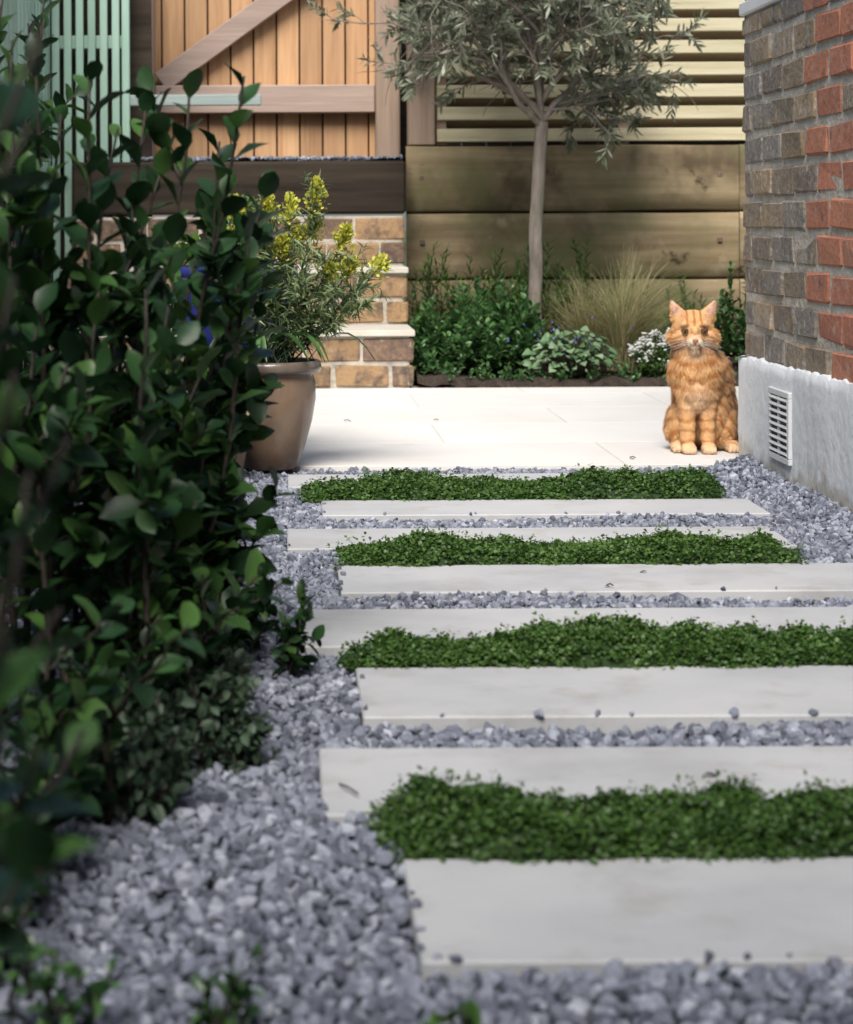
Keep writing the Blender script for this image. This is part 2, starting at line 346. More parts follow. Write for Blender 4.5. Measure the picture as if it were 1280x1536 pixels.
moss(.105,1.12,3.10,3.262,34000,.042,5.1,.0072)
moss(.10,1.0,4.03,4.235,26000,.040,9.7,.0078)
moss(.045,1.045,4.965,5.235,26000,.036,13.2,.0085)
# ------------------------------------------------------------------ brick helper
def bricks(mb,O,u,n,length,z0,z1,matf,bl=.215,bh=.075,mo=.013,dep=.03,jit=.003):
    O=np.array(O,float);u=np.array(u,float);n=np.array(n,float);k=0;z=z0
    R=np.stack([u,n,[0,0,1]],-1)
    while z+bh<=z1+.02:
        hh=min(bh,z1-z);s=-(bl+mo)*.5*(k%2)
        while s<length:
            a=max(s,0);b=min(s+bl,length)
            if b-a>.03:
                c=O+u*((a+b)/2)+n*(-dep/2+.004+rng.uniform(-jit,jit));c[2]=z+hh/2+rng.uniform(-.0015,.0015)
                t=rng.normal(0,.015);Rt=R@np.array([[math.cos(t*.5),0,math.sin(t*.5)],[0,1,0],[-math.sin(t*.5),0,math.cos(t*.5)]])
                v,l,ss=cbox(round((b-a)/.01)*.01*rng.choice([.96,.98,1.0]),dep,hh*rng.choice([.92,1.0,.96]),.006)
                v=v+rng.normal(0,.0021,v.shape)
                mb.add(v@Rt.T+c,l,ss,matf((a+b)/2,z),rng.random())
            s+=bl+mo
        z+=bh+mo;k+=1
# ------------------------------------------------------------------ house
house=empty('brick_house')
mb=MB();mb.bb(1.2695,5.5,-2.0,5.7785,-.05,3.0,ch=.002,mat=2)
def mf(s,z):
    k=int(round((z-.285)/.088));return 1 if (s>.78+(.11 if k%2 else 0) and s<1.9 and rng.random()>.06) else 0
bricks(mb,(1.268,5.78,0),(0,-1,0),(-1,0,0),7.5,.285,1.22,mf)
bricks(mb,(1.268,5.78,0),(0,-1,0),(-1,0,0),7.5,1.27,2.98,mf)
bricks(mb,(5.5,5.78,0),(-1,0,0),(0,1,0),4.23,.285,2.98,lambda s,z:0)
mb.build('brick_walls',[M['stockbrick'],M['redbrick'],M['mortar']],house)
mb=MB()
ny=320;yy=np.linspace(5.8,-2,ny)
tz=np.array([.284+.010*noise.noise(Vector((y*6,1,0)))+.014*noise.noise(Vector((y*28,3,0))) +.012*min(1,max(0,(5.6-y))) for y in yy])
zs=np.linspace(0,1,14)
G=np.zeros((16,ny,3))
for i,y in enumerate(yy):
    for j,zf in enumerate(zs):
        z=-.05+(tz[i]+.05)*zf
        G[j,i]=(1.252+.004*noise.noise(Vector((y*5,z*5,7)))+(.003 if j>=13 else 0),y,z)
    G[14,i]=(1.259,y,tz[i]+.003);G[15,i]=(1.272,y,tz[i]+.004)
mb.grid(G[:, ::-1],mat=0)
ex=np.linspace(1.252,5.5,60);G=np.zeros((3,60,3))
for i,x in enumerate(ex):
    G[0,i]=(x,5.8,-.05);G[1,i]=(x,5.8,.285);G[2,i]=(x,5.775,.287)
mb.grid(G[:, ::-1]);mb.build('rendered_plinth',[M['plinth']],house)
mb=MB();mb.bb(1.256,1.30,-2,5.79,1.226,1.262,ch=.004);mb.build('string_course',[M['whitepaint']],house)
mb=MB();mb.bb(1.2,5.6,-2.1,5.86,3.0,3.09,ch=.01);mb.build('flat_roof',[M['vent']],house)
mb=MB();vy0,vy1,vz0,vz1=5.19,5.41,.05,.232
mb.bb(1.2485,1.2535,vy0+.01,vy1-.01,vz0+.01,vz1-.01,ch=.0005,mat=1)
mb.bb(1.243,1.256,vy0,vy1,vz1-.016,vz1,ch=.002);mb.bb(1.243,1.256,vy0,vy1,vz0,vz0+.016,ch=.002)
mb.bb(1.243,1.256,vy0,vy0+.02,vz0+.016,vz1-.016,ch=.002);mb.bb(1.243,1.256,vy1-.02,vy1,vz0+.016,vz1-.016,ch=.002)
mb.bb(1.2435,1.256,(vy0+vy1)/2-.008,(vy0+vy1)/2+.008,vz0+.016,vz1-.016,ch=.002)
for i in range(9):
    z=vz0+.024+i*.0168;a=.5;R=[[math.cos(a),0,math.sin(a)],[0,1,0],[-math.sin(a),0,math.cos(a)]]
    mb.box((1.2465,(vy0+vy1)/2,z),(.009,vy1-vy0-.03,.0075),R=R,ch=.001)
mb.build('air_vent',[M['vent'],M['dark']],house)
mb=MB();mb.bb(-2.5,5.5,-5.0,-2.2,-.05,4.4,ch=.01);mb.bb(-2.7,5.7,-5.1,-2.05,4.4,4.52,ch=.01,mat=1)  # unseen wing added behind the camera to shade the foreground and bounce fill
for x in (-1.6,.1,2.4):
    mb.bb(x,x+.9,-2.21,-2.17,1.0,2.2,ch=.004,mat=2);mb.bb(x+.06,x+.43,-2.165,-2.16,1.06,2.14,ch=.001,mat=3);mb.bb(x+.47,x+.84,-2.165,-2.16,1.06,2.14,ch=.001,mat=3)
mb.build('added_shade_wing',[M['plinth'],M['vent'],M['whitepaint'],M['dark']],house)
# ------------------------------------------------------------------ steps
mb=MB()
mb.bb(-.95,.488,8.348,8.9,-.06,.205,ch=.002,mat=1);mb.bb(-.95,.492,8.808,9.4,-.06,.445,ch=.002,mat=1);mb.bb(-.95,.515,9.258,9.7,-.06,.69,ch=.002,mat=1)
f0=lambda s,z:0
bricks(mb,(-.95,8.345,0),(1,0,0),(0,-1,0),1.45,.003,.205,f0,bh=.09)
bricks(mb,(.5,8.34,0),(0,1,0),(1,0,0),.46,.003,.205,f0,bh=.09)
bricks(mb,(-.95,8.805,0),(1,0,0),(0,-1,0),1.452,.237,.445,f0,bh=.092)
bricks(mb,(.502,8.8,0),(0,1,0),(1,0,0),.46,.237,.445,f0,bh=.092)
bricks(mb,(-.95,9.255,0),(1,0,0),(0,-1,0),1.475,.478,.69,f0,bh=.095)
for a,b,x in ((8.325,8.80,.51),(8.785,9.25,.512)):
    z=.207 if a<8.5 else .447
    mb.bb(-.95,-.25,a,b,z,z+.025,ch=.003,mat=2);mb.bb(-.246,x,a,b,z,z+.025,ch=.003,mat=2)
mb.bb(-.95,.53,9.25,9.5,.70,.935,ch=.012,mat=3)
mb.build('brick_steps',[M['stepbrick'],M['mortar'],M['tread'],M['sleeperd']])
mb=MB()
gx,gy=np.meshgrid(np.linspace(-3,.54,30),np.linspace(9.45,14,30));gz=.94+.02*np.sin(gx*9)*np.cos(gy*7)+.01*(gy-9.5)
mb.grid(np.stack([gx,gy,gz],-1));gx2,gy2=np.meshgrid(np.linspace(.54,6,20),np.linspace(9.6,14,20))
mb.grid(np.stack([gx2,gy2,.97+0*gx2],-1))
q=np.column_stack([rng.uniform(-.9,.53,900),rng.uniform(9.42,10.0,900),np.zeros(900)]);q[:,2]=.955+.01*(q[:,1]-9.5)
mb.inst(RF[0],rotm(900),q,rng.uniform(.008,.016,900),rng.random(900),1)
mb.build('raised_terrace',[M['soil'],M['gravel']])
# ------------------------------------------------------------------ sleepers
mb=MB();tops=[1.012,.705,.398,.092]
for i,t in enumerate(tops):
    cuts=[.545,2.07,4.4]
    for a,b in zip(cuts[:-1],cuts[1:]):
        nx=40;xs=np.linspace(a+.002,b-.002,nx);yf=9.55+rng.uniform(-.006,.006)
        prof=[(.0,-.302),(-.004,-.299),(-.012,-.294),(-.014,-.22),(-.014,-.15),(-.014,-.08),(-.013,-.010),(-.005,-.004),(.012,-.002),(.11,-.002)]
        G=np.array([[(x,yf+.012+py+.003*noise.noise(Vector((x*3,pz*9,i*7+a))),t+pz+.005*noise.noise(Vector((x*2.5,i*3,a+(1 if pz>-.15 else 5))))) for x in xs] for py,pz in prof])
        mb.grid(G,mat=0,rnd=rng.random())
    for x in (.62,1.98,2.2):
        mb.box((x,9.548,t-.15+.02*rng.random()),(.022,.012,.022),ch=.005,mat=1)
mb.bb(.552,4.39,9.575,9.655,-.2,.99,ch=.01,mat=2)
mb.build('timber_sleeper_wall',[M['sleeper'],M['steel'],M['sleeperd']])
# ------------------------------------------------------------------ slatted fence
mb=MB()
z=1.03;i=0
while z<2.4:
    mb.bb(.692+.003*(i%2),4.4,9.60,9.618,z,z+.060,ch=.003,mat=0);
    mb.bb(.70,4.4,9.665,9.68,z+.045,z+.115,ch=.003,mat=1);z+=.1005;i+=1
for x in (.71,1.55,2.4,3.3,4.3): mb.bb(x-.02,x+.03,9.619,9.664,1.015,2.44,ch=.003,mat=2)
mb.build('slatted_fence',[M['slat'],M['slatb'],M['postw']])
mb=MB();mb.bb(.560,.683,9.57,9.69,1.014,2.5,ch=.006);mb.bb(.55,.69,9.56,9.70,2.5,2.53,ch=.006);mb.build('fence_post',[M['postw']])
# ------------------------------------------------------------------ gate
gate=empty('wooden_gate')
mb=MB();x=-1.6
while x<.42:
    a=.05;R=[[math.cos(a),-math.sin(a),0],[math.sin(a),math.cos(a),0],[0,0,1]]
    mb.box((x+.0575,10.12+rng.uniform(-.003,.003),1.7),(.103,.014,1.47),R=R,ch=.003);x+=.111
mb.bb(-1.6,.43,10.135,10.145,.97,2.43,ch=.001,mat=1)  # dark backing sheet, its seams stand in for step shadows between boards
mb.build('boards',[M['gateboard'],M['sleeperd']],gate)
mb=MB()
mb.bb(.43,.545,9.98,10.11,.95,2.5,ch=.006,mat=1);mb.bb(-.82,-.63,10.02,10.095,.96,2.5,ch=.005,mat=1)
mb.bb(-.628,.428,10.035,10.095,1.19,1.325,ch=.005);mb.bb(-.628,.428,10.035,10.095,2.2,2.33,ch=.005)
mb.bb(-1.9,-.825,10.04,10.095,1.25,1.36,ch=.005)
a=math.atan2(.41,.57);Lb=1.25;c=np.array([-.6+math.cos(a)*Lb/2,10.06,1.34+math.sin(a)*Lb/2])
R=[[math.cos(a),0,-math.sin(a)],[0,1,0],[math.sin(a),0,math.cos(a)]]
mb.box(c,(Lb,.045,.105),R=R,ch=.004)
mb.build('frame_and_brace',[M['railw'],M['postw']],gate)
mb=MB();x=.5  # dark filler boards added to block bright sky in the gap between posts
while x<4.6:
    mb.bb(x,x+.12,10.3,10.32,.9,2.6,ch=.002);x+=.122
mb.build('dark_filler_boards',[M['sleeperd']])
# ------------------------------------------------------------------ mint fence
mb=MB();y=1.0
while y<9.4:
    mb.bb(-1.085,-1.06,y,y+.07,-.05,2.25,ch=.003);y+=.12
x=-1.05
while x<-.74:
    mb.bb(x,x+.034,9.38,9.405,-.05,2.25,ch=.003);x+=.054
for z in (.25,1.1,2.0): mb.bb(-1.12,-1.087,1,9.4,z,z+.06,ch=.003)
for z in (.3,1.45,2.1): mb.bb(-1.05,-.735,9.407,9.43,z,z+.06,ch=.003)
mb.bb(-.735,-.70,9.37,9.41,-.05,2.3,ch=.004)
mb.bb(-.70,-.11,9.375,9.40,1.19,1.24,ch=.004,mat=1)
mb.build('mint_picket_fence',[M['mint'],M['paleb']])
mb=MB();y=.5
while y<10:
    mb.bb(-1.36,-1.34,y,y+.12,-.05,2.3,ch=.002);y+=.122
x=-1.34
while x<-.72:
    mb.bb(x,x+.12,9.5,9.52,-.05,2.4,ch=.002);x+=.122
mb.build('neighbour_fence',[M['sleeperd']])
# ------------------------------------------------------------------ bed
mb=MB();gx,gy=np.meshgrid(np.linspace(.52,4.4,120),np.linspace(8.35,9.56,40))
gz=np.array([[.03+.03*noise.noise(Vector((a*4,b*4,0)))+.02*noise.noise(Vector((a*15,b*15,0))) for a,b in zip(r,q)] for r,q in zip(gx,gy)]);gz[0]-=.03
mb.grid(np.stack([gx,gy,gz],-1));mb.build('garden_bed_soil',[M['soil']])
def bush(name,c,rx,ry,h,nst,nl,size,leaf,mats,spread=.9,low=.0):
    mb=MB();B=Bag();c=np.array(c,float)
    for i in range(nst):
        a=rng.random()*6.283;e=math.sqrt(rng.random());zz=math.sqrt(max(0,1-(e*spread)**2))
        tip=c+np.array([math.cos(a)*rx*e,math.sin(a)*ry*e,h*(low+(1-low)*zz*rng.uniform(.5,1.1))])
        base=c+np.array([math.cos(a)*rx*.3*e,math.sin(a)*ry*.3*e,0])
        stem(mb,B,base,tip,nl,size,.003,.001,.25,1.0,(math.cos(a)*rx*.15,math.sin(a)*ry*.15,0),.008)
    B.flush(mb,leaf,1);return mb.build(name,mats)
S=M['laurelstem']
bush('evergreen_shrub',(.79,8.72,.02),.31,.24,.40,110,26,.040,SMALL,[S,M['box']])
bush('evergreen_shrub',(.60,8.55,.02),.13,.14,.22,36,18,.034,SMALL,[S,M['box']])
bush('evergreen_shrub',(2.06,8.9,.02),.26,.24,.54,100,26,.038,SMALL,[S,M['box']])
bush('fern_plant',(.70,9.25,.02),.30,.16,.50,70,40,.055,NARROW,[S,M['fresh']])
bush('fern_plant',(1.15,9.2,.02),.40,.18,.55,110,40,.055,NARROW,[S,M['fresh']])
bush('fern_plant',(1.7,9.3,.02),.3,.16,.38,50,34,.05,NARROW,[S,M['fresh']])
mb=MB();B=Bag();B2=Bag()
for i in range(260):
    a=rng.random()*6.283;e=math.sqrt(rng.random());c=np.array([1.16,8.5,.03])
    tip=c+np.array([math.cos(a)*.19*e,math.sin(a)*.12*e,.18*(1-.5*e*e)*rng.uniform(.4,1.15)])
    mb.tube(curve_pts(c+(tip-c)*[.3,.3,0],tip,5,wob=.003),.0012,4)
    B.add(tip,[math.cos(a),math.sin(a),-.1],np.array([0,-.35,1])+rng.normal(0,.4,3),rng.uniform(.022,.042))
for i in range(40):
    t=np.array([1.16,8.5,.2])+rng.normal(0,1,3)*[.14,.08,.03]
    for k in range(4): B2.add(t,rng.normal(0,1,3),[0,0,1],.009)
B.flush(mb,HEART,1);B2.flush(mb,ROUND,2);mb.build('silver_leaf_brunnera',[S,M['brun'],M['bluefl']])
mb=MB();B=Bag();B2=Bag()
for i in range(130):
    a=rng.random()*6.283;e=math.sqrt(rng.random());c=np.array([1.53,8.5,.02])
    tip=c+np.array([math.cos(a)*.14*e,math.sin(a)*.1*e,.19*(1-.4*e*e)*rng.uniform(.6,1.05)])
    stem(mb,B,c+(tip-c)*[.5,.5,0],tip,8,.024,.0015,.0008)
    if rng.random()<.55:
        for k in range(8): B2.add(tip+rng.normal(0,.008,3),np.array([math.cos(k*1.26),math.sin(k*1.26)-.3,.4]),[0,-.6,1],.012)
B.flush(mb,SMALL,1);B2.flush(mb,ROUND,2);mb.build('white_flowering_plant',[S,M['fresh'],M['white']])
mb=MB();B=Bag();B2=Bag()
for i in range(60):
    c=np.array([1.97,8.45,.02]);a=rng.random()*6.283;e=rng.random();tip=c+np.array([math.cos(a)*.1*e,math.sin(a)*.08*e,.2*rng.uniform(.5,1)])
    stem(mb,B,c+(tip-c)*[.5,.5,0],tip,8,.03,.0015,.0008)
    if rng.random()<.3:
        for k in range(6): B2.add(tip,np.array([math.cos(k),math.sin(k)-.3,.4]),[0,-.6,1],.012)
B.flush(mb,HEART,1);B2.flush(mb,ROUND,2);mb.build('white_flowering_plant',[S,M['fresh'],M['white']])
mb=MB();B=Bag()
for i in range(150):
    x=rng.uniform(.54,2.3);y=rng.uniform(8.37,8.5);h=rng.uniform(.03,.10)
    stem(mb,B,(x,y,.02),(x+rng.normal(0,.02),y+rng.normal(0,.015),h),8,.02,.001,.0006)
B.flush(mb,SMALL,1);mb.build('edging_plants',[S,M['box']])
mb=MB()
def blades(mb,c,n,h,spread,w,mat=0,lean=(0,0)):
    c=np.array(c,float)
    for i in range(n):
        a=rng.random()*6.283;e=rng.random()**.7;hh=h*rng.uniform(.55,1.08);out=spread*e
        t=np.linspace(0,1,8);P=np.zeros((8,3))
        P[:,0]=c[0]+rng.normal(0,.02)+(math.cos(a)*out+lean[0])*t**1.9;P[:,1]=c[1]+rng.normal(0,.02)+(math.sin(a)*out+lean[1])*t**1.9
        P[:,2]=c[2]+hh*(t-.42*e*t**3)
        ww=w*(1-t*.85)*.5;sd=np.array([math.cos(a+1.57+rng.normal(0,.5)),math.sin(a+1.57),0])
        mb.grid(np.stack([P-sd*ww[:,None],P+sd*ww[:,None]],0),mat,rng.random())
blades(mb,(1.40,8.72,.02),900,.56,.42,.0048,lean=(.06,0));blades(mb,(1.27,8.85,.02),380,.48,.3,.0045,lean=(-.05,0))
mb.build('feather_grass',[M['stipa']])
# ------------------------------------------------------------------ olive tree
mb=MB();B=Bag()
base=np.array([1.055,8.9,0.]);fork=W(813,185,8.9)
T=curve_pts(base,fork,14,(-.012,0,0),.004);T[0]=base-[0,0,.03]
mb.tube(T,np.interp(np.linspace(0,1,14),[0,.1,.5,1],[.038,.031,.028,.028]),14,0,.4)
def limb(p,d,L,r,lev,droop=0):
    n=7;P=[p];dd=nrm(d)
    for i in range(n-1):
        dd=nrm(dd+rng.normal(0,.17,3)+np.array([0,0,.05 if lev<2 else -.03-droop]));P.append(P[-1]+dd*L/(n-1))
    P=np.array(P);mb.tube(P,np.linspace(r,r*.5,n),6 if lev<2 else 4,0,rng.random(),cap=False)
    if lev<3:
        for k in range([5,5,4][lev]):
            t=rng.uniform(.3,1) ;q,Tn=along(P,min(t,.999))
            o=rng.normal(0,1,3);o-=o@Tn*Tn;o=nrm(o)
            limb(q,Tn*.7+o*.7+np.array([0,0,.12]),L*rng.uniform(.5,.75),r*.55,lev+1,droop)
    if lev>=2 and rng.random()<.7:
        nl=9 if lev==3 else 5;ph=rng.random()*6
        for i in range(nl):
            q,Tn=along(P,min(.3+.7*i/nl,.999));ph+=1.57
            A=nrm(np.cross(Tn,[.3,.2,1]));Bv=np.cross(Tn,A)
            for s in (-1,1):
                if rng.random()<.25: continue
                d=Tn*.8+s*(math.cos(ph)*A+math.sin(ph)*Bv)*.75
                B.add(q,d,rng.normal(0,1,3)+[0,0,.6],rng.uniform(.035,.062))
for k,(dx,dy,dz,L) in enumerate([(-.75,-.1,1.0,.62),(.75,-.15,1.,.60),(-.3,-.55,1.,.5),(.25,.5,1.1,.5),(-.2,.3,1.2,.6),(.1,-.2,1.3,.6),(.8,.3,.75,.52),(-.9,.25,.7,.58),(-.6,-.35,.75,.5),(.5,-.5,.8,.5)]):
    limb(fork+np.array([0,0,rng.uniform(-.02,.10)]),np.array([dx,dy,dz]),L,.014,0)
for (dx,dy,dz,L) in [(1.,-.1,.42,.34),(.9,.1,.35,.40),(-1.,-.1,.5,.32)]:
    limb(fork+np.array([0,0,.05]),np.array([dx,dy,dz]),L,.007,1,.06)
OL=leaf_t([(0,.03),(.25,.19),(.6,.23),(1,.01)],.12,.12)
B.flush(mb,OL,1);mb.build('olive_tree',[M['bark'],M['olive']])
# ------------------------------------------------------------------ pots
pc=np.array([-.045,5.64,0.])
mb=MB()
mb.lathe([(.0,.0),(.066,.0),(.072,.004),(.092,.06),(.112,.13),(.122,.19),(.121,.235),(.114,.258),(.116,.262)],pc,mat=0)
mb.lathe([(.116,.258),(.134,.262),(.138,.27),(.136,.285),(.131,.292),(.122,.290),(.118,.275),(.112,.25),(0,.25)],pc,mat=1)
mb.lathe([(.11,.262),(.0,.268)],pc,mat=2)
pot=empty('stoneware_pot');mb.build('pot_body',[M['pot'],M['potrim'],M['soil']],pot)
mb=MB();B=Bag();B2=Bag()
tips=[(352,300),(402,296),(478,272),(450,345),(520,342),(578,392),(340,345),(425,362),(500,400),(395,340),(545,430),(375,400),(330,400),(460,420),(555,455),(320,330),(440,300),(410,430),(480,470),(360,460),(530,395),(470,330),(465,370),(435,400),(505,440),(400,380),(520,470),(385,430),(345,430),(430,460),(455,480),(490,430)]
for k,(x,y) in enumerate(tips):
    yy_=5.64+rng.uniform(-.12,.12);tip=W(x,y,yy_);b=pc+np.array([rng.normal(0,.03),rng.normal(0,.03),.26])
    P=stem(mb,B,b,tip,50,.044,.0026,.0012,.2,1.1,((tip[0]-b[0])*.12,0,.03),.004)
    for q in range(6):
        p,Tn=along(P,rng.uniform(.4,.92));e=p+nrm(Tn+rng.normal(0,.6,3))*rng.uniform(.04,.08);stem(mb,B,p,e,14,.032,.0012,.0007,.1)
    if k<10 or k in (15,16,20,21):
        for q in range(220):
            t=rng.random();p,Tn=along(P,.999-.17*t);o=rng.normal(0,1,3)
            B2.add(p+nrm(o)*.028*rng.random()*(0.4+t)+[0,0,.006],nrm(o+Tn),rng.normal(0,1,3),rng.uniform(.008,.013))
for k in range(11):
    a=rng.uniform(-2.6,.3);b=pc+np.array([rng.normal(0,.03),rng.normal(0,.03),.265]);L=rng.uniform(.12,.2)
    t=np.linspace(0,1,9);P=b+np.stack([math.cos(a)*L*t,math.sin(a)*L*t*.8,.11*np.sin(t*2.6)-.03*t**2],-1)
    ww=.024*np.sin(np.clip(t*.93+.07,0,1)*math.pi)**.7*.5+.001;sd=np.array([-math.sin(a),math.cos(a),0])
    mb.grid(np.stack([P-sd*ww[:,None]+[0,0,.004],P,P+sd*ww[:,None]+[0,0,.004]],0),2,rng.random())
NL=leaf_t([(0,.04),(.4,.2),(1,.01)],.2,.35)
B.flush(mb,NL,1);B2.flush(mb,ROUND,3);mb.build('yellow_flowering_plant',[M['grey'],M['euph'],M['box'],M['yellow']],pot)
mb=MB();c=(-.15,6.0,0);mb.lathe([(0,0),(.09,0),(.10,.01),(.13,.15),(.155,.33),(.165,.46),(.162,.50),(.18,.505),(.182,.535),(.165,.54),(.15,.5),(0,.49)],c,mat=0);mb.build('blue_glazed_pot',[M['blue']])
mb=MB();B=Bag()
for i in range(50):
    a=rng.random()*6.283;e=rng.random();b=np.array([-.17,6.0,.5]);tip=b+np.array([math.cos(a)*.20*e,math.sin(a)*.2*e,rng.uniform(.08,.24)])
    stem(mb,B,b,tip,16,.045,.003,.0012,.1)
B.flush(mb,SMALL,1);mb.build('potted_shrub',[S,M['fresh']])
mb=MB();c=(-.185,5.4,0);mb.lathe([(0,0),(.06,0),(.066,.01),(.088,.12),(.09,.135),(.1,.138),(.1,.165),(.088,.167),(.08,.13),(0,.125)],c);mb.build('clay_pot',[M['clay']])
mb=MB();B=Bag()
for i in range(36):
    a=rng.random()*6.283;e=rng.random();b=np.array([-.185,5.4,.13]);tip=b+np.array([math.cos(a)*.12*e,math.sin(a)*.14*e,rng.uniform(.05,.2)])
    stem(mb,B,b,tip,14,.04,.002,.001,.1)
B.flush(mb,SMALL,1);mb.build('potted_herb',[S,M['fresh']])
c=W(371,640,5.38);mb=MB()
mb.lathe([(.0,.062),(.006,.06),(.008,.05),(.010,.044),(.010,.036),(.014,.026),(.019,.004),(.021,.0),(.018,.001),(0,.02)],c,sides=24)
mb.tube(np.array([c+[0,0,.06],c+[0,0,.16]]),.001,5);mb.tube(np.array([[-.23,5.38,c[2]+.13],[c[0],5.38,c[2]+.16],[c[0]+.01,5.38,c[2]+.155]]),.003,6,mat=1)
mb.tube(np.array([[-.23,5.38,-.02],[-.23,5.38,c[2]+.13]]),.004,6,mat=1)
mb.build('hanging_clay_bell',[M['bell'],S])
# ------------------------------------------------------------------ laurel shrubs
def laurel(name,stems,size,side=3,ns=14,mat='laurel',r0=.0055):
    mb=MB();B=Bag()
    for (b,t,n) in stems:
        P=stem(mb,B,b,t,n,size,r0,.002,.12,.95,(rng.normal(0,.02)-.02,rng.normal(0,.02),0),.006)
        for q in range(side):
            tt=rng.uniform(.25,.85);p,Tn=along(P,tt);o=rng.normal(0,1,3)*[1,1,.2];e=p+nrm(Tn*.9+nrm(o)*.7)*rng.uniform(.08,.16)
            stem(mb,B,p,e,ns,size*.9,.003,.0012,.15,.95)
    B.flush(mb,OVAL,1);return mb.build(name,[S,M[mat]])
st=[]
for (x,y,Y) in [(375,112,2.9),(290,128,3.0),(215,150,3.0),(140,90,2.8),(60,60,2.7),(400,262,3.1),(330,210,3.2),(250,230,3.0),(170,200,2.9),(100,170,2.8),(30,150,2.7),(375,350,3.0),(310,330,3.3),(200,300,3.0),(120,320,2.9),(50,300,2.7),(405,330,3.3),(10,60,3.0),(250,420,2.8),(150,430,2.7),(60,450,2.6),(330,500,3.0),(395,415,3.3),(360,440,3.1)]:
    t=W(x,y,Y);st.append(((t[0]*.7-.125+rng.normal(0,.02),Y+rng.normal(0,.12),-.02),t,30))
for i in range(22):
    Y=rng.uniform(2.5,3.9);x=rng.uniform(-40,310);y=rng.uniform(420,900);t=W(x,y,Y)
    st.append(((min(t[0]*.8-.03,-.12)+rng.normal(0,.03),Y+rng.normal(0,.1),-.02),t,20))
for (x,y,Y) in [(340,690,3.2),(350,760,3.2),(355,850,3.1),(380,860,3.0),(345,600,3.2)]:
    t=W(x,y,Y);st.append(((t[0]-.04,Y,-.02),t,18))
laurel('laurel_shrub',st,.056,side=2)
st=[]
for i in range(20):
    Y=rng.uniform(3.8,5.0);x=rng.uniform(-60,260);y=rng.uniform(250,700);t=W(x,y,Y)
    st.append(((t[0]-.03,Y+rng.normal(0,.1),-.02),t,26))
for i in range(12):
    Y=rng.uniform(3.4,4.6);x=rng.uniform(-60,75);y=rng.uniform(-60,230);t=W(x,y,Y)
    st.append(((t[0]-.03,Y+rng.normal(0,.1),-.02),t,34))
laurel('laurel_shrub',st,.055)
st=[]
for (x,y,Y) in [(70,40,1.15),(30,200,1.1),(20,90,1.25),(95,660,1.2),(60,700,1.1),(90,900,1.3),(110,1090,1.5),(30,540,1.2),(10,400,1.3)]:
    t=W(x,y,Y);st.append(((t[0]-.16,Y+.05,-.02 if y>300 else .1),t,9))
laurel('laurel_shrub',st,.05,side=1,ns=5)
st=[]
for (x,y,Y) in [(60,1290,1.95),(20,1320,1.85),(100,1180,2.1),(130,1050,2.2),(40,1180,2.0),(160,980,2.3),(240,930,2.5),(300,860,2.7),(80,950,2.2),(10,1000,2.1)]:
    t=W(x,y,Y);b=W(x-20+rng.uniform(-40,20),335+F*H/Y,Y);st.append((b,t,12))
laurel('laurel_shrub',st,.046,side=2,ns=7)
def sprigs(name,L,size,mat,nl=12,side=2,t=OVAL):
    mb=MB();B=Bag()
    for (bx,by,tx,ty) in L:
        Y=F*H/(by-335);P=stem(mb,B,W(bx,by,Y)-[0,0,.01],W(tx,ty,Y),nl,size,.0025,.001,.1,.7)
        for q in range(side):
            p,Tn=along(P,rng.uniform(.2,.8));e=p+nrm(Tn+rng.normal(0,.6,3))*rng.uniform(.02,.05);stem(mb,B,p,e,6,size*.8,.0015,.0007,.1,.8)
    B.flush(mb,t,1);return mb.build(name,[S,M[mat]])
sprigs('laurel_seedling',[(430,1012,452,885),(432,1010,425,930),(428,1010,445,945)],.03,'laurel',12,3)
L=[(rng.uniform(90,370),rng.uniform(1090,1235),0,0) for _ in range(80)]
L=[(a,b if a<280 else min(b,1140),a+rng.normal(10,25),b-rng.uniform(50,170)) for a,b,_,_ in L]
sprigs('low_herb',L,.022,'grey',16,4,SMALL)
L=[(rng.uniform(230,380),rng.uniform(940,1060),0,0) for _ in range(22)];L=[(a,b,a+rng.normal(0,20),b-rng.uniform(50,140)) for a,b,_,_ in L]
sprigs('laurel_seedling',L,.035,'laurel',12,2)
L=[(rng.uniform(260,355),rng.uniform(720,850),0,0) for _ in range(44)];L=[(a,b,a+rng.normal(0,15),b-rng.uniform(40,110)) for a,b,_,_ in L]
sprigs('low_herb',L,.028,'fresh',12,2)
sprigs('low_herb',[(60,1530,80,1450),(130,1530,140,1465),(100,1535,60,1470),(330,1530,345,1460),(310,1530,300,1475),(350,1532,362,1480),(20,1530,15,1380),(40,1480,30,1330)],.02,'box',8,2,SMALL)
sprigs('weed_seedling',[(690,1575,700,1515),(700,1578,655,1530)],.022,'fresh',8,1,SMALL)
mb=MB();B=Bag()
for (x,y) in [(1052,1168),(1075,1200),(1115,1192),(968,862),(905,884),(943,692),(1010,745)]:
    p=W(x,y,F*H/(y-335))+[0,0,.003];B.add(p,[rng.normal(),rng.normal(),.02],[0,0,1],rng.uniform(.010,.02))
for (x,y,s) in [(515,632,.05),(908,882,.02),(943,690,.03),(505,1180,.05),(650,632,.03)]:
    Y=F*H/(y-335);p=W(x,y,Y)+[0,0,.003];mb.tube([p,p+[s*.2,-s*.6,.004],p+[s*.4,-s,.002]],.0013,5)
B.flush(mb,SMALL,0);mb.build('fallen_leaves_and_twigs',[M['laurelstem']])
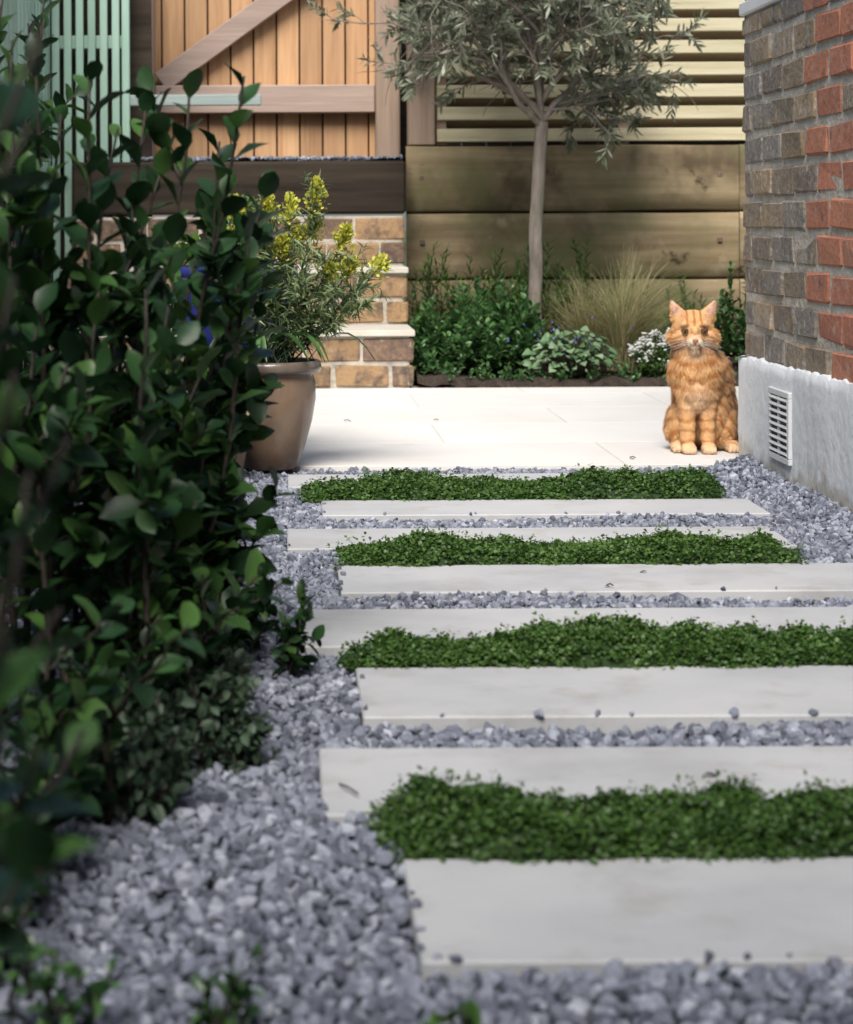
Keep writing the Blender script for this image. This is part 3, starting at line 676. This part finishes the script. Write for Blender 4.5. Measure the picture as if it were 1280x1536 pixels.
# ------------------------------------------------------------------ cat
cat=empty('ginger_cat')
CO=np.array([(1045-430)*5.95/F,5.95,0.0])
shapes=[]
def E(c,r): shapes.append((np.array(c,float),np.broadcast_to(np.array(r,float),(3,))))
def chain(a,ra,b,rb,n=8):
    a=np.array(a,float);b=np.array(b,float);ra=np.broadcast_to(np.array(ra,float),(3,));rb=np.broadcast_to(np.array(rb,float),(3,))
    for t in np.linspace(0,1,n): E(a+(b-a)*t,ra+(rb-ra)*t)
HC=np.array([-.014,-.012,.353]);ha=math.radians(-5);hb=math.radians(4)
Rz=np.array([[math.cos(ha),-math.sin(ha),0],[math.sin(ha),math.cos(ha),0],[0,0,1]])
Rx=np.array([[1,0,0],[0,math.cos(hb),-math.sin(hb)],[0,math.sin(hb),math.cos(hb)]])
HR=Rz@Rx
def hd(p): return HC+HR@np.array(p,float)
def EH(c,r): E(hd(c),r)
EH((0,.006,.004),(.056,.050,.048))
for s in (-1,1):
    EH((s*.036,-.010,-.020),(.033,.03,.025));EH((s*.0095,-.052,-.030),(.0135,.012,.0105))
    chain(hd((s*.034,0,.032)),(.028,.014,.020),hd((s*.059,-.002,.081)),(.003,.003,.003),12)
    EH((s*.024,-.036,.018),(.016,.010,.008))
EH((0,-.040,-.024),(.022,.022,.020));EH((0,-.038,-.004),(.0125,.020,.020));EH((0,-.042,-.044),(.014,.013,.010))
chain((-.008,.02,.32),.050,(.002,.028,.245),.068)
E((.0,.015,.235),(.076,.062,.075));E((0,-.002,.180),(.058,.045,.065));E((.03,.05,.24),(.07,.06,.06))
chain((.02,.05,.23),.075,(.045,.12,.12),.092);E((.052,.09,.2),(.064,.08,.085));E((.045,.06,.12),(.06,.07,.1))
E((.083,.085,.078),(.042,.075,.078));E((-.028,.095,.072),(.046,.07,.072));E((.04,.15,.08),(.08,.08,.08))
for s,dx in ((-1,-.003),(1,.0)):
    x=s*.027+dx
    chain((s*.03,.0,.18),.031,(x,-.008,.10),.0215);chain((x,-.008,.10),.0215,(x,-.012,.035),.0185)
    E((x,-.024,.017),(.021,.028,.017))
    for t in (-.013,-.0045,.0045,.013): E((x+t,-.045+abs(t)*.4,.012),(.0065,.010,.0105))
E((.104,.028,.017),(.022,.042,.017));E((-.052,.035,.016),(.02,.04,.016))
for t in (-.012,0,.012): E((.104+t,-.008,.012),(.007,.01,.011));E((-.052+t,0,.011),(.007,.01,.010))
chain((.07,.21,.03),.022,(.15,.19,.02),.018);chain((.15,.19,.02),.018,(.18,.12,.018),.015)
iv,if_=ico(4)
V=[];Fc=[];n=0
for c,r in shapes:
    V.append(iv*r+c);Fc.append(if_+n);n+=len(iv)
me=bpy.data.meshes.new('tmp');me.from_pydata(np.concatenate(V).tolist(),[],np.concatenate(Fc).tolist());ob=bpy.data.objects.new('tmp',me);sc.collection.objects.link(ob)
md=ob.modifiers.new('r','REMESH');md.mode='VOXEL';md.voxel_size=.0028
md=ob.modifiers.new('s','SMOOTH');md.factor=.5;md.iterations=5
dg=bpy.context.evaluated_depsgraph_get();em=ob.evaluated_get(dg).to_mesh()
em.calc_loop_triangles();CV=np.array([v.co[:] for v in em.vertices]);CT=np.array([t.vertices[:] for t in em.loop_triangles])
CN=np.array([v.normal[:] for v in em.vertices])
bpy.data.objects.remove(ob)
CV[:,2]=np.maximum(CV[:,2],.0005)
def sstep(a,b,x): 
    t=np.clip((x-a)/(b-a),0,1);return t*t*(3-2*t)
EC=[np.array([s*.0275,-.0455,.000]) for s in (-1,1)]
def catcol(p,n):
    base=np.array([.76,.45,.21]);dark=np.array([.50,.205,.06]);light=np.array([.84,.68,.50])
    x,y,z=p.T
    nz=np.array([noise.noise(Vector(q*28)) for q in p]);nz2=np.array([noise.noise(Vector(q*90)) for q in p])
    h=(p-HC)@HR
    hx,hy,hz=h.T
    st_=np.zeros(len(p))
    leg=sstep(.19,.15,z)*(y<.03)*(abs(x)<.06)
    st_+=leg*sstep(.35,.9,np.sin(z*2*math.pi/.030+nz*1.5))*.75
    neck=sstep(.17,.2,z)*sstep(.31,.28,z)
    st_+=neck*sstep(.3,.85,np.sin((z+abs(x+.005)**1.5*-.9)*2*math.pi/.036+nz*1.3))*.95*(1-leg)
    fl=((y>.03)|(abs(x)>.06))*(z<.2)
    st_+=fl*sstep(.2,.8,np.sin((x*.6+z*.8+y*.7)*2*math.pi/.036+nz*2.2))*.85
    head=sstep(.295,.315,z)
    fh=head*sstep(.010,.016,hz)*(abs(hx)<.034)*(hz<.052)
    st_+=fh*sstep(.1,.8,np.cos((hx*(1-.012/np.maximum(hz,.012)*.3))*2*math.pi/.0165))*.9
    ck=head*(abs(hx)>.034)*(hz<.006)
    st_+=ck*sstep(.2,.8,np.sin((hz+abs(hx)*.5)*2*math.pi/.02))*.7
    c=base+(dark-base)*np.clip(st_,0,1)[:,None]
    li=np.zeros(len(p))
    md_=np.linalg.norm((h-[0,-.05,-.034])*[1,.8,1.1],axis=1);li=np.maximum(li,.85*sstep(.032,.014,md_))
    for e in EC:
        d=np.linalg.norm((h-e-np.array([0,0,-.003]))*[1,.5,1.0],axis=1);li=np.maximum(li,.30*sstep(.018,.011,d))
    li=np.maximum(li,.5*sstep(.06,.0,abs(x+.003))*(y<.0)*sstep(.10,.14,z)*sstep(.22,.17,z))
    li=np.maximum(li,.5*sstep(.035,.012,z))
    li=np.maximum(li,.5*sstep(.045,.0,abs(x+.01))*sstep(.26,.29,z)*(z<.32)*(y<0))
    c=c+(light-c)*li[:,None]
    ear=(hz>.045)*(n@HR[:,1]<-.35)*1.0
    ec=np.abs(abs(hx)-(.036+(hz-.03)*.46));ear=ear*sstep(.017,.010,ec+(hz-.045)*.30)
    c=c+(np.array([.78,.50,.40])-c)*ear[:,None]*.9
    for e in EC:
        d=np.linalg.norm((h-e)*[1,.4,1.35],axis=1);k=.7*sstep(.0118,.0100,d)[:,None];c=c*(1-k)+np.array([.20,.08,.03])*k
    return np.clip(c*(1+.14*nz2[:,None]+.08*nz[:,None]),0,1)
def catmat(name,rough):
    m=bpy.data.materials.new(name);m.use_nodes=True;N=m.node_tree.nodes;b=N['Principled BSDF'];b.inputs['Roughness'].default_value=rough;b.inputs['Specular IOR Level'].default_value=.2
    at=N.new('ShaderNodeAttribute');at.attribute_name='col';m.node_tree.links.new(at.outputs['Color'],b.inputs['Base Color'])
    b.inputs['Sheen Weight'].default_value=.1
    return m
fur=catmat('ginger_fur',.8)
mb=MB();CC=catcol(CV,CN);mb.add(CV+CO,CT.ravel(),np.full(len(CT),3),0,.5,col=CC,smooth=True)
a,b,c=CV[CT[:,0]],CV[CT[:,1]],CV[CT[:,2]];area=np.linalg.norm(np.cross(b-a,c-a),axis=1)
NS=80000;ti=rng.choice(len(CT),NS,p=area/area.sum());u=rng.random(NS);v=rng.random(NS);fl=u+v>1;u[fl]=1-u[fl];v[fl]=1-v[fl]
P=a[ti]+(b-a)[ti]*u[:,None]+(c-a)[ti]*v[:,None];Nn=nrm(CN[CT[ti,0]]+CN[CT[ti,1]]+CN[CT[ti,2]])
hl=(P-HC)@HR;eyed=np.minimum(*[np.linalg.norm((hl-e)*[1,.5,1.35],axis=1) for e in EC])
nosed=np.linalg.norm(hl-[0,-.066,-.022],axis=1)
k=(eyed>.0115)&(nosed>.007)&(P[:,2]>.004);P=P[k];Nn=Nn[k];hl=hl[k];NS=len(P)
inhead=P[:,2]>.30
ln=np.where(inhead,.007,.015)+.008*((P[:,2]>.18)&(P[:,2]<.31))
ln=np.where((P[:,2]<.16)&(P[:,1]<.02),.007,ln)
ln=np.where(inhead&(abs(hl[:,0])>.045)&(hl[:,2]<.0),.015,ln)
face=inhead&(hl[:,1]<-.03);ln=np.where(face,.004,ln);ln=np.where(P[:,2]<.03,.004,ln)
ln=ln*rng.uniform(.6,1.2,NS)
flow=np.where(inhead[:,None],nrm(np.stack([hl[:,0]*1.5,0*ln+.05,np.where(abs(hl[:,0])>.03,-.02,.03)],-1)),np.array([[0,.15,-1.]]))
clump=np.array([[noise.noise(Vector(q*45)),noise.noise(Vector(q*45+np.array([9,0,0]))),0] for q in P])
D=nrm(Nn*.50+flow*.8+clump*.8+rng.normal(0,.15,(NS,3)));side=nrm(np.cross(D,Nn)+1e-5)
w=.00065
q0=P-side*w;q1=P+side*w;mid=P+D*(ln*.55)[:,None];q2=mid+side*w*.8;q3=mid-side*w*.8;tip=P+D*ln[:,None]-Nn*(ln*.15)[:,None]-np.array([0,0,1])*(ln*.12)[:,None]
VV=np.stack([q0,q1,q2,q3,tip],1).reshape(-1,3);VV[:,2]=np.maximum(VV[:,2],.0005);bi=np.arange(NS)*5
L=np.stack([bi,bi+1,bi+2,bi+3,bi+3,bi+2,bi+4],-1).ravel();Sz=np.tile([4,3],NS)
hc=catcol(P,Nn)*rng.uniform(.82,1.22,(NS,1))
mb.add(VV+CO,L,Sz,0,.5,col=np.clip(np.repeat(hc,5,0),0,1))
mb.build('body_and_fur',[fur],cat)
def simple(name,col,rough,coat=0):
    m=bpy.data.materials.new(name);m.use_nodes=True;N=m.node_tree.nodes;b=N['Principled BSDF'];b.inputs['Roughness'].default_value=rough;b.inputs['Coat Weight'].default_value=coat
    nz=N.new('ShaderNodeTexNoise');nz.inputs['Scale'].default_value=300;rp=N.new('ShaderNodeValToRGB');rp.color_ramp.elements[0].color=(*[x*.8 for x in col],1);rp.color_ramp.elements[1].color=(*[min(1,x*1.2) for x in col],1)
    m.node_tree.links.new(nz.outputs['Fac'],rp.inputs[0]);m.node_tree.links.new(rp.outputs[0],b.inputs['Base Color']);return m
EY=simple('amber_eye',(.22,.115,.025),.25,.2);PU=simple('pupil',(.008,.006,.005),.2,.2);NO=simple('pink_nose',(.58,.24,.17),.5);RIM=simple('eye_rim',(.13,.055,.025),.7);WH=simple('whisker',(.85,.85,.82),.4)
mb=MB();sv,sf=ico(4);sf_=sf.ravel();ss=np.full(len(sf),3)
def el(c,r,mat): mb.add((sv*np.array(r))@HR.T+hd(c)+CO,sf_,ss,mat,smooth=True)
for s in (-1,1):
    el((s*.0275,-.0450,.000),(.0102,.0060,.0068),3)
    el((s*.0275,-.0465,-.0005),(.0086,.0062,.0054),0);el((s*.0275,-.0502,-.0005),(.0042,.0030,.0050),1)
    el((s*.0275,-.0470,.0050),(.0098,.0062,.0022),3)
el((0,-.0665,-.0225),(.0085,.004,.0046),2);el((0,-.0665,-.0270),(.0038,.003,.0035),2)
def ht(pts,r,mat): mb.tube([hd(p)+CO for p in pts],r,5,mat)
ht([(0,-.067,-.029),(0,-.067,-.036)],.0010,3)
for s in (-1,1):
    ht([(0,-.067,-.036),(s*.007,-.065,-.040),(s*.015,-.058,-.038)],.0010,3)
    for k in range(6):
        z=-.030-.004*(k%3);e=.055+.012*rng.random();ht([(s*.014,-.063,z),(s*.035,-.066,z+.003-.004*(k-2)),(s*(.02+e),-.055,z-.007*(k-1.5)-.008)],[.0005,.0004,.0001],4)
    for k in range(2): ht([(s*.026,-.045,.012),(s*(.028+.004*k),-.055,.03),(s*(.034+.006*k),-.055,.042)],[.0003,.0003,.0001],4)
mb.build('face',[EY,PU,NO,RIM,WH],cat)
# ------------------------------------------------------------------ light
wd=bpy.data.worlds.new('World');sc.world=wd;wd.use_nodes=True;nt=wd.node_tree
az=math.radians(192);elv=math.radians(50)
sky=nt.nodes.new('ShaderNodeTexSky');sky.sky_type='NISHITA';sky.sun_disc=False;sky.sun_elevation=elv;sky.sun_rotation=az;sky.dust_density=2;sky.ozone_density=1
bg=nt.nodes['Background'];bg.inputs['Strength'].default_value=.15;nt.links.new(sky.outputs[0],bg.inputs['Color'])
sl=bpy.data.lights.new('sun','SUN');sl.energy=4.9;sl.angle=math.radians(34);sl.color=(1,.96,.91)
so=bpy.data.objects.new('sun',sl);sc.collection.objects.link(so)
d=Vector((math.sin(az)*math.cos(elv),math.cos(az)*math.cos(elv),math.sin(elv)));so.rotation_euler=d.to_track_quat('Z','Y').to_euler()
# ------------------------------------------------------------------ camera
cam=bpy.data.cameras.new('camera');co=bpy.data.objects.new('camera',cam);sc.collection.objects.link(co);sc.camera=co
co.location=(0,0,H);co.rotation_euler=(math.radians(90),math.radians(.3),0)
cam.sensor_fit='VERTICAL';cam.sensor_height=36;cam.sensor_width=30;cam.lens=F/1536*36
cam.shift_x=(640-430)/1536;cam.shift_y=-(768-335)/1536
cam.clip_start=.05;cam.clip_end=500
cam.dof.use_dof=True;cam.dof.focus_distance=4.9;cam.dof.aperture_fstop=7.5
sc.view_settings.view_transform='Standard';sc.view_settings.look='None';sc.view_settings.exposure=0
